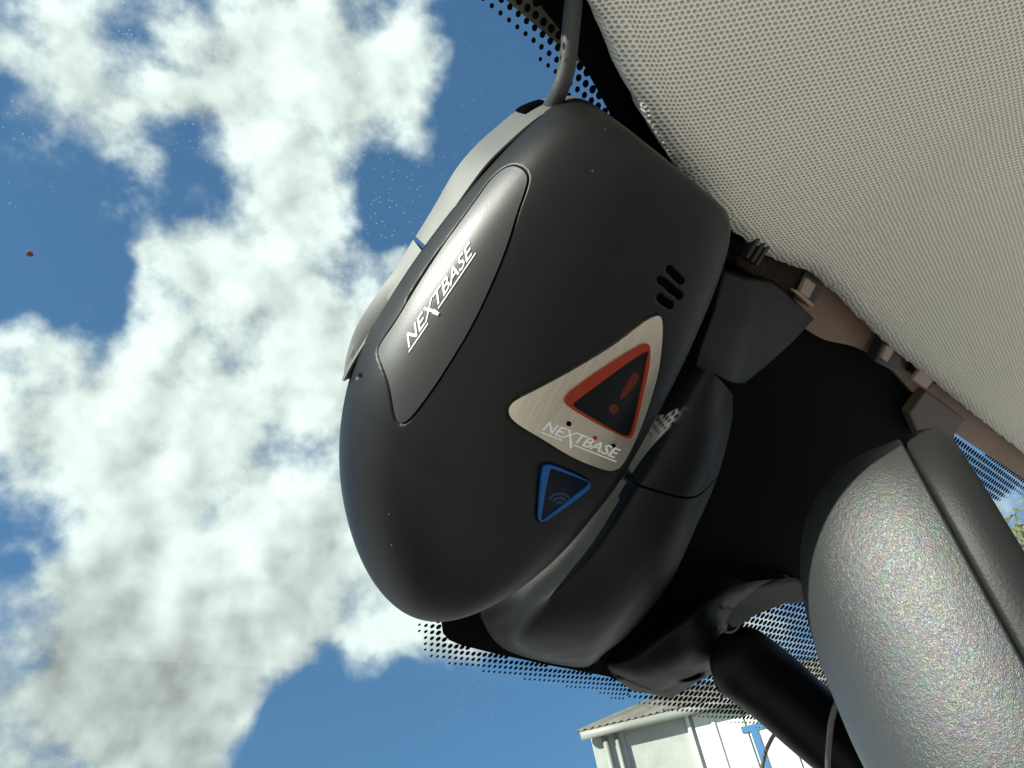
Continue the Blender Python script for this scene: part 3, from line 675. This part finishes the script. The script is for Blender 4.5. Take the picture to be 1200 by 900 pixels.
t = np.linspace(0, np.pi / 2, NK); Rg = [ring(math.cos(x) ** (2 / MP[7]) if x < 1.57 else .002, max(math.sin(x), 0) ** (2 / MP[7]) * MP[6], MP[9]) for x in t]
Rg = [ring(.97, -.0004), ring(.985, .0), ring(.993, .0002), ring(.997, .0006)] + Rg[2:]
V = np.vstack(Rg); m = len(Rg); Fc = [(i * NM + j, i * NM + (j + 1) % NM, (i + 1) * NM + (j + 1) % NM, (i + 1) * NM + j) for i in range(m - 1) for j in range(NM)] + [tuple((m - 1) * NM + j for j in range(NM))]
o = child('mirror_housing', V, Fc, 'mirror_shell', mroot, mroot, True); fixn(o); autosharp(o, 60)
B_ = MP[10]; Rg = [ring(.965, -.0003), ring(.983, -.0006), ring(.992, -.0009), ring(.997, -.0016), ring(1.0, -B_ * .5), ring(.985, -B_ * .85), ring(.95, -B_), ring(.92, -B_), ring(.92, -B_ * .7)]
V = np.vstack(Rg); m = len(Rg); Fc = [(i * NM + j, i * NM + (j + 1) % NM, (i + 1) * NM + (j + 1) % NM, (i + 1) * NM + j) for i in range(m - 1) for j in range(NM)]
o = child('bezel', V, Fc, 'bezelm', mroot, mroot, True); fixn(o); autosharp(o, 60)
V = ring(.93, -B_ * .8); o = child('mirror_glass', V, [tuple(range(NM))], 'mirror_glass', mroot, mroot, False)
# arm: from the foot on the glass to the back of the housing
armp = [wp(858, 770, .028), wp(868, 776, .032), wp(905, 804, .042), wp(955, 848, .058), wp(1005, 890, .075), wp(1052, 930, .092), mo + .10 * mex + .024 * mey - .012 * mez, mo + .12 * mex + .012 * mey]
ap = spline(armp, 60); rr = np.full(60, .0138); rr[:8] = .0138 * np.sqrt(np.clip(1 - ((8 - np.arange(8)) / 8.6) ** 2, .05, 1)); rr[45:] = np.linspace(.0138, .010, 15)
V, Fc = tube(ap, rr, 28); o = child('arm', V, Fc, 'footm', mroot, mroot, True)
foot = [[(790, 700, .004), (812, 698, .012), (838, 690, .014), (880, 682, .010), (930, 676, .004)],
        [(760, 735, .004), (790, 730, .020), (826, 712, .024), (850, 712, .018), (862, 716, .004)],
        [(725, 770, .003), (765, 762, .018), (812, 748, .028), (836, 752, .024), (850, 757, .006)],
        [(712, 781, .002), (745, 790, .012), (792, 784, .022), (828, 778, .020), (846, 776, .006)],
        [(724, 797, .001), (750, 806, .003), (786, 812, .006), (812, 802, .006), (838, 787, .003)]]
GLf = np.array([[loc(*q) for q in r_] for r_ in foot])
A = np.array([spline(GLf[:, j], 40) for j in range(5)]).transpose(1, 0, 2); B = np.array([spline(A[i], 40) for i in range(40)]); nv = 40; m = 40
V = list(B.reshape(-1, 3)); Fc = [(i * nv + j, i * nv + j + 1, (i + 1) * nv + j + 1, (i + 1) * nv + j) for i in range(m - 1) for j in range(nv - 1)]
loop = [i * nv for i in range(m)] + [(m - 1) * nv + j for j in range(1, nv)] + [i * nv + nv - 1 for i in range(m - 2, -1, -1)] + [j for j in range(nv - 2, 0, -1)]
s = len(V); V += [np.r_[V[q][:2], .001] for q in loop]; k = len(loop); Fc += [(loop[i], loop[(i + 1) % k], s + (i + 1) % k, s + i) for i in range(k)]
o = child('foot', l2w(np.array(V)), Fc, 'footm', mroot, mroot, True); fixn(o); autosharp(o, 50)
o = block('foot_skirt', [(724, 797), (741, 810), (787, 819), (808, 806), (838, 786), (820, 780), (770, 795)], .001, .004, 'footgrey', mroot, mroot)
o = block('foot_cover', [(848, 702), (890, 690), (931, 682), (946, 688), (958, 706), (920, 708), (884, 722), (862, 738), (848, 725)], .002, .009, 'footgrey', mroot, mroot)
def torus(c, nrm, r, rt, n1=28, n2=10, k=1.):
    nrm = _n(nrm); a0 = _n(np.cross(nrm, [.2, 1, .1])); b0 = np.cross(nrm, a0)
    P = [c + r * (math.cos(t_) * a0 + k * math.sin(t_) * b0) for t_ in np.linspace(0, 2 * math.pi, n1)]
    return tube(P, rt, n2, False)
V, Fc = torus(wp(853, 727, .024), ray(853, 727) + .6 * EX, .0042, .0005); child('retaining_ring', V, Fc, 'wire', mroot, mroot)
el = np.radians(np.arange(0, 360, 18)); hole = np.c_[810 + 17 * np.cos(el) + 1.5 * np.sin(el), 793.5 + 6 * np.sin(el) - 4.5 * np.cos(el)]
sr = block('screw_boss', hole, .003, .0150, 'footm', mroot, mroot, .0004)
hole2 = np.c_[810 + 12.5 * np.cos(el) + 1.2 * np.sin(el), 793.5 + 4 * np.sin(el) - 3.3 * np.cos(el)]
block('screw_hole', hole2, .005, .0156, 'deep', sr, mroot, .0002)

# ------------------------------------------------------------------ unseen dash and driver seat, added to keep the shaded plastic dark
pmat('cabin_plastic', (.02, .02, .021), .7, .2, bump=(400, .2, .0005, 'noise')); pmat('seat_cloth', (.025, .025, .028), .9, .1, bump=(700, .4, .001, 'noise'))
def loft(prof, x0, x1, n_=14):
    """profile in (y, z) swept along X with rounded ends"""
    P = np.array(prof, float); c0 = P.mean(0); V = []; k = len(P)
    for t_ in np.linspace(-1, 1, n_):
        e_ = max((1 - abs(t_) ** 8) ** (1 / 8.), .3); V += [(x0 + (x1 - x0) * (t_ + 1) / 2, *(c0 + (q - c0) * e_)) for q in P]
    Fc = [(i * k + j, i * k + (j + 1) % k, (i + 1) * k + (j + 1) % k, (i + 1) * k + j) for i in range(n_ - 1) for j in range(k)] + [tuple(range(k))[::-1], tuple((n_ - 1) * k + j for j in range(k))]
    return np.array(V), Fc
V, Fc = loft(smooth_poly([(.30, .70), (.28, .84), (.36, .91), (.62, .90), (.84, .86), (.86, .60), (.34, .55)], 2), -.5, 1.1)
o = tag(mk('added_dashboard', V, Fc, 'cabin_plastic'), 'unseen dark grey car dash added below the windscreen to keep the plastic dark', 'added_dashboard'); fixn(o)
sroot = thing('added_driver_seat', 'unseen dark grey cloth driver seat added on the far side to keep the plastic dark', 'car seat', (.68, -.45, .25))
V, Fc = loft(smooth_poly([(-.10, .42), (-.08, .55), (-.20, .60), (-.62, .54), (-.66, .40), (-.40, .30)], 2), .42, .94); fixn(child('cushion', V, Fc, 'seat_cloth', sroot, sroot))
V, Fc = loft(smooth_poly([(-.58, .50), (-.70, .95), (-.78, 1.12), (-.88, 1.12), (-.86, .90), (-.76, .45)], 2), .44, .92); fixn(child('backrest', V, Fc, 'seat_cloth', sroot, sroot))
V, Fc = loft(smooth_poly([(-.76, 1.14), (-.77, 1.28), (-.82, 1.32), (-.88, 1.28), (-.88, 1.14)], 2), .56, .80); fixn(child('headrest', V, Fc, 'seat_cloth', sroot, sroot))
for x_ in (.62, .74):
    V, Fc = tube([(x_, -.83, z_) for z_ in np.linspace(1.05, 1.18, 4)], .006, 8); child('headrest_post', V, Fc, 'wire', sroot, sroot)
V, Fc = loft(smooth_poly([(-.15, .0), (-.15, .36), (-.60, .32), (-.60, .0)], 1), .50, .86); fixn(child('seat_base', V, Fc, 'cabin_plastic', sroot, sroot))

# ------------------------------------------------------------------ two thin wires
p = [wp(930, 838, .040), wp(916, 850, .036), wp(903, 868, .034), wp(895, 890, .033), wp(893, 915, .033), wp(900, 960, .035)]
V, Fc = tube(spline(p, 40), .00085, 10); tag(mk('thin_wire', V, Fc, 'wire'), 'thin grey wire looping down from below the mirror arm', 'wire')
p = [wp(1000, 800, .085), wp(985, 815, .090), wp(976, 838, .092), wp(972, 865, .093), wp(970, 905, .093), wp(972, 960, .093)]
V, Fc = tube(spline(p, 40), .0009, 10); tag(mk('thin_wire', V, Fc, 'wire'), 'thin grey wire crossing in front of the mirror arm', 'wire')

# ------------------------------------------------------------------ leaf fragment on the glass
c = loc(35, 298, -.0066); V = []
lf = [(.6 * x, .6 * y) for x, y in [(-.0011, -.0003), (-.0004, -.0012), (.0006, -.0010), (.0013, .0001), (.0006, .0009), (-.0002, .0007), (-.0009, .0011)]]
V = l2w([c + (x, y, 0) for x, y in lf] + [c + (x * .8, y * .8, -.0007) for x, y in lf]); k = 7
Fc = [tuple(range(k)), tuple(range(2 * k - 1, k - 1, -1))] + [(i, i + k, (i + 1) % k + k, (i + 1) % k) for i in range(k)]
tag(mk('leaf_fragment', V, Fc, 'redleaf', smooth=False), 'tiny reddish leaf fragment stuck on the windscreen glass', 'leaf')

# ------------------------------------------------------------------ white shed across the yard
hd = _n(np.r_[ray(600, 450)[:2], 0]); rt = np.array([hd[1], -hd[0], 0]); DB = 15.0
def fpos(px, py, dep=DB):
    d = ray(px, py); return CAM + d * dep / (d @ hd)
def fco(px, py, dep=DB):
    q = fpos(px, py, dep); return (q - CAM) @ rt, q[2]
aL, zE = fco(694, 858); zE = .5 * (zE + fco(835, 825)[1])
print('shed left', aL, 'eave height', zE)
broot = thing('shed', 'white panelled shed with grey corrugated roof and blue letter, seen through the windscreen', 'building', CAM * [1, 1, 0] + hd * DB + rt * (aL + 4))
def bbox(name, a0, a1, z0, z1, d0, d1, mat, parent=broot, bv=0.):
    V = np.array([CAM * [1, 1, 0] + rt * a_ + hd * (DB + d_) + np.array([0, 0, z_]) for d_ in (d0, d1) for (a_, z_) in ((a0, z0), (a1, z0), (a1, z1), (a0, z1))])
    o = child(name, V, [(0, 1, 2, 3), (7, 6, 5, 4), (0, 4, 5, 1), (1, 5, 6, 2), (2, 6, 7, 3), (3, 7, 4, 0)], mat, parent, broot, False); fixn(o)
    if bv: bevel(o, bv)
    return o
def A_(px, py=880): return fco(px, py)[0]
a0 = A_(697); wall = bbox('wall', a0, a0 + 9, 0, zE - .02, .06, 6, 'render_wall')
bbox('pilaster', a0 - .02, A_(735), 0, zE - .06, -.02, .06, 'render_wall', bv=.01)
xs_ = [822, 846, 885, 935, 985, 1040, 1100]
for p0, p1 in zip(xs_[:-1], xs_[1:]): bbox('wall_panel', A_(p0) + .015, A_(p1) - .015, 0, zE - .10, .0, .06, 'cladding', bv=.012)
for px_ in (816, 846): bbox('batten', A_(px_) - .03, A_(px_) + .03, 0, zE - .08, -.03, .06, 'cladding', bv=.008)
for px_ in (712, 726):
    q = A_(px_); P = [CAM * [1, 1, 0] + rt * q + hd * (DB - .09) + np.array([0, 0, z_]) for z_ in np.linspace(.05, zE - .12, 6)]
    V, Fc = tube(P, .05 if px_ == 712 else .035, 12); child('downpipe', V, Fc, 'gutter', broot, broot)
P = [CAM * [1, 1, 0] + rt * q + hd * (DB - .24) + np.array([0, 0, zE - .06]) for q in np.linspace(a0 - .18, a0 + 9.2, 12)]
V, Fc = tube(P, .075, 12); child('gutter', V, Fc, 'gutter', broot, broot)
bbox('fascia', a0 - .12, a0 + 9.1, zE - .10, zE + .04, -.16, -.12, 'gutter', bv=.01)
na = 360; aa = np.linspace(a0 - .25, a0 + 9.3, na); V = []
for dd, zz in ((-.30, zE + .03), (3.2, zE + 1.0), (6.6, zE + .03)):
    for i, q in enumerate(aa + (1.9 * (1 - np.linspace(0, 1, na)) if dd > 0 and dd < 5 else 0.)): V.append(CAM * [1, 1, 0] + rt * q + hd * (DB + dd) + np.array([0, 0, zz + .016 * math.cos(q * 2 * math.pi / .13)]))
Fc = [(j * na + i, j * na + i + 1, (j + 1) * na + i + 1, (j + 1) * na + i) for j in range(2) for i in range(na - 1)]
o = child('roof', V, Fc, 'roofing', broot, broot, True); so = o.modifiers.new('thick', 'SOLIDIFY'); so.thickness = .02
# blue letter T on the panels
aT = A_(876, 856); zT = fco(878, 850)[1]
T = [(-.20, 0), (.20, 0), (.20, -.10), (.06, -.10), (.06, -1.05), (-.06, -1.05), (-.06, -.10), (-.20, -.10)]; k = 8
V = [CAM * [1, 1, 0] + rt * (aT + .1 + x) + hd * (DB + d_) + np.array([0, 0, zT + y]) for d_ in (-.03, -.004) for x, y in T]
o = child('blue_letter', V, [tuple(range(k)), tuple(range(2 * k - 1, k - 1, -1))] + [(i, i + k, (i + 1) % k + k, (i + 1) % k) for i in range(k)], 'signblue', broot, broot, False); fixn(o); o['label'] = 'blue letter T on the white panels'

# ------------------------------------------------------------------ tree beside the yard, a sliver of it shows past the mirror
dtree = _n(np.r_[ray(1215, 640)[:2], 0]); DT = 12.; tb = CAM * [1, 1, 0] + dtree * DT
top_z = (CAM + ray(1195, 596) * DT / (ray(1195, 596) @ dtree))[2]
troot = thing('tree', 'yellow green leafy tree beyond the mirror, seen through the windscreen', 'tree', tb)
V, Fc = tube([tb + np.array([.06 * math.sin(z_ * 2), .05 * math.cos(z_ * 1.7) - .05, z_]) for z_ in np.linspace(0, top_z - .6, 12)], np.linspace(.16, .05, 12), 12); tk = child('trunk', V, Fc, 'bark', troot, troot)
for i in range(7):
    z_ = 1.6 + .28 * i; an = i * 2.4; st0 = tb + np.array([0, 0, z_]); en = st0 + np.array([math.cos(an) * 1.0, math.sin(an) * 1.0, .7])
    V, Fc = tube([st0 + (en - st0) * x_ + np.array([0, 0, .1 * math.sin(x_ * 3)]) for x_ in np.linspace(0, 1, 6)], np.linspace(.05, .015, 6), 8); child('limb', V, Fc, 'bark', tk, troot)
V = []; Fc = []; cz = top_z - 1.35
for cl_ in range(110):
    v_ = _n(rng.normal(size=3)); cc_ = tb + np.array([0, 0, cz]) + v_ * np.array([1.25, 1.25, 1.2]) * rng.uniform(.35, 1.0)
    for _ in range(60):
        q = cc_ + rng.normal(0, .13, 3); d1 = _n(rng.normal(size=3)); d2 = _n(np.cross(d1, rng.normal(size=3))); s_ = rng.uniform(.04, .075); k = len(V)
        V += [q - d1 * s_, q + d2 * s_ * .45, q + d1 * s_, q - d2 * s_ * .45]; Fc.append((k, k + 1, k + 2, k + 3))
o = child('crown', V, Fc, 'leaf', troot, troot, False)

for o in list(bpy.data.objects):
    if '_o' in o: del o['_o']
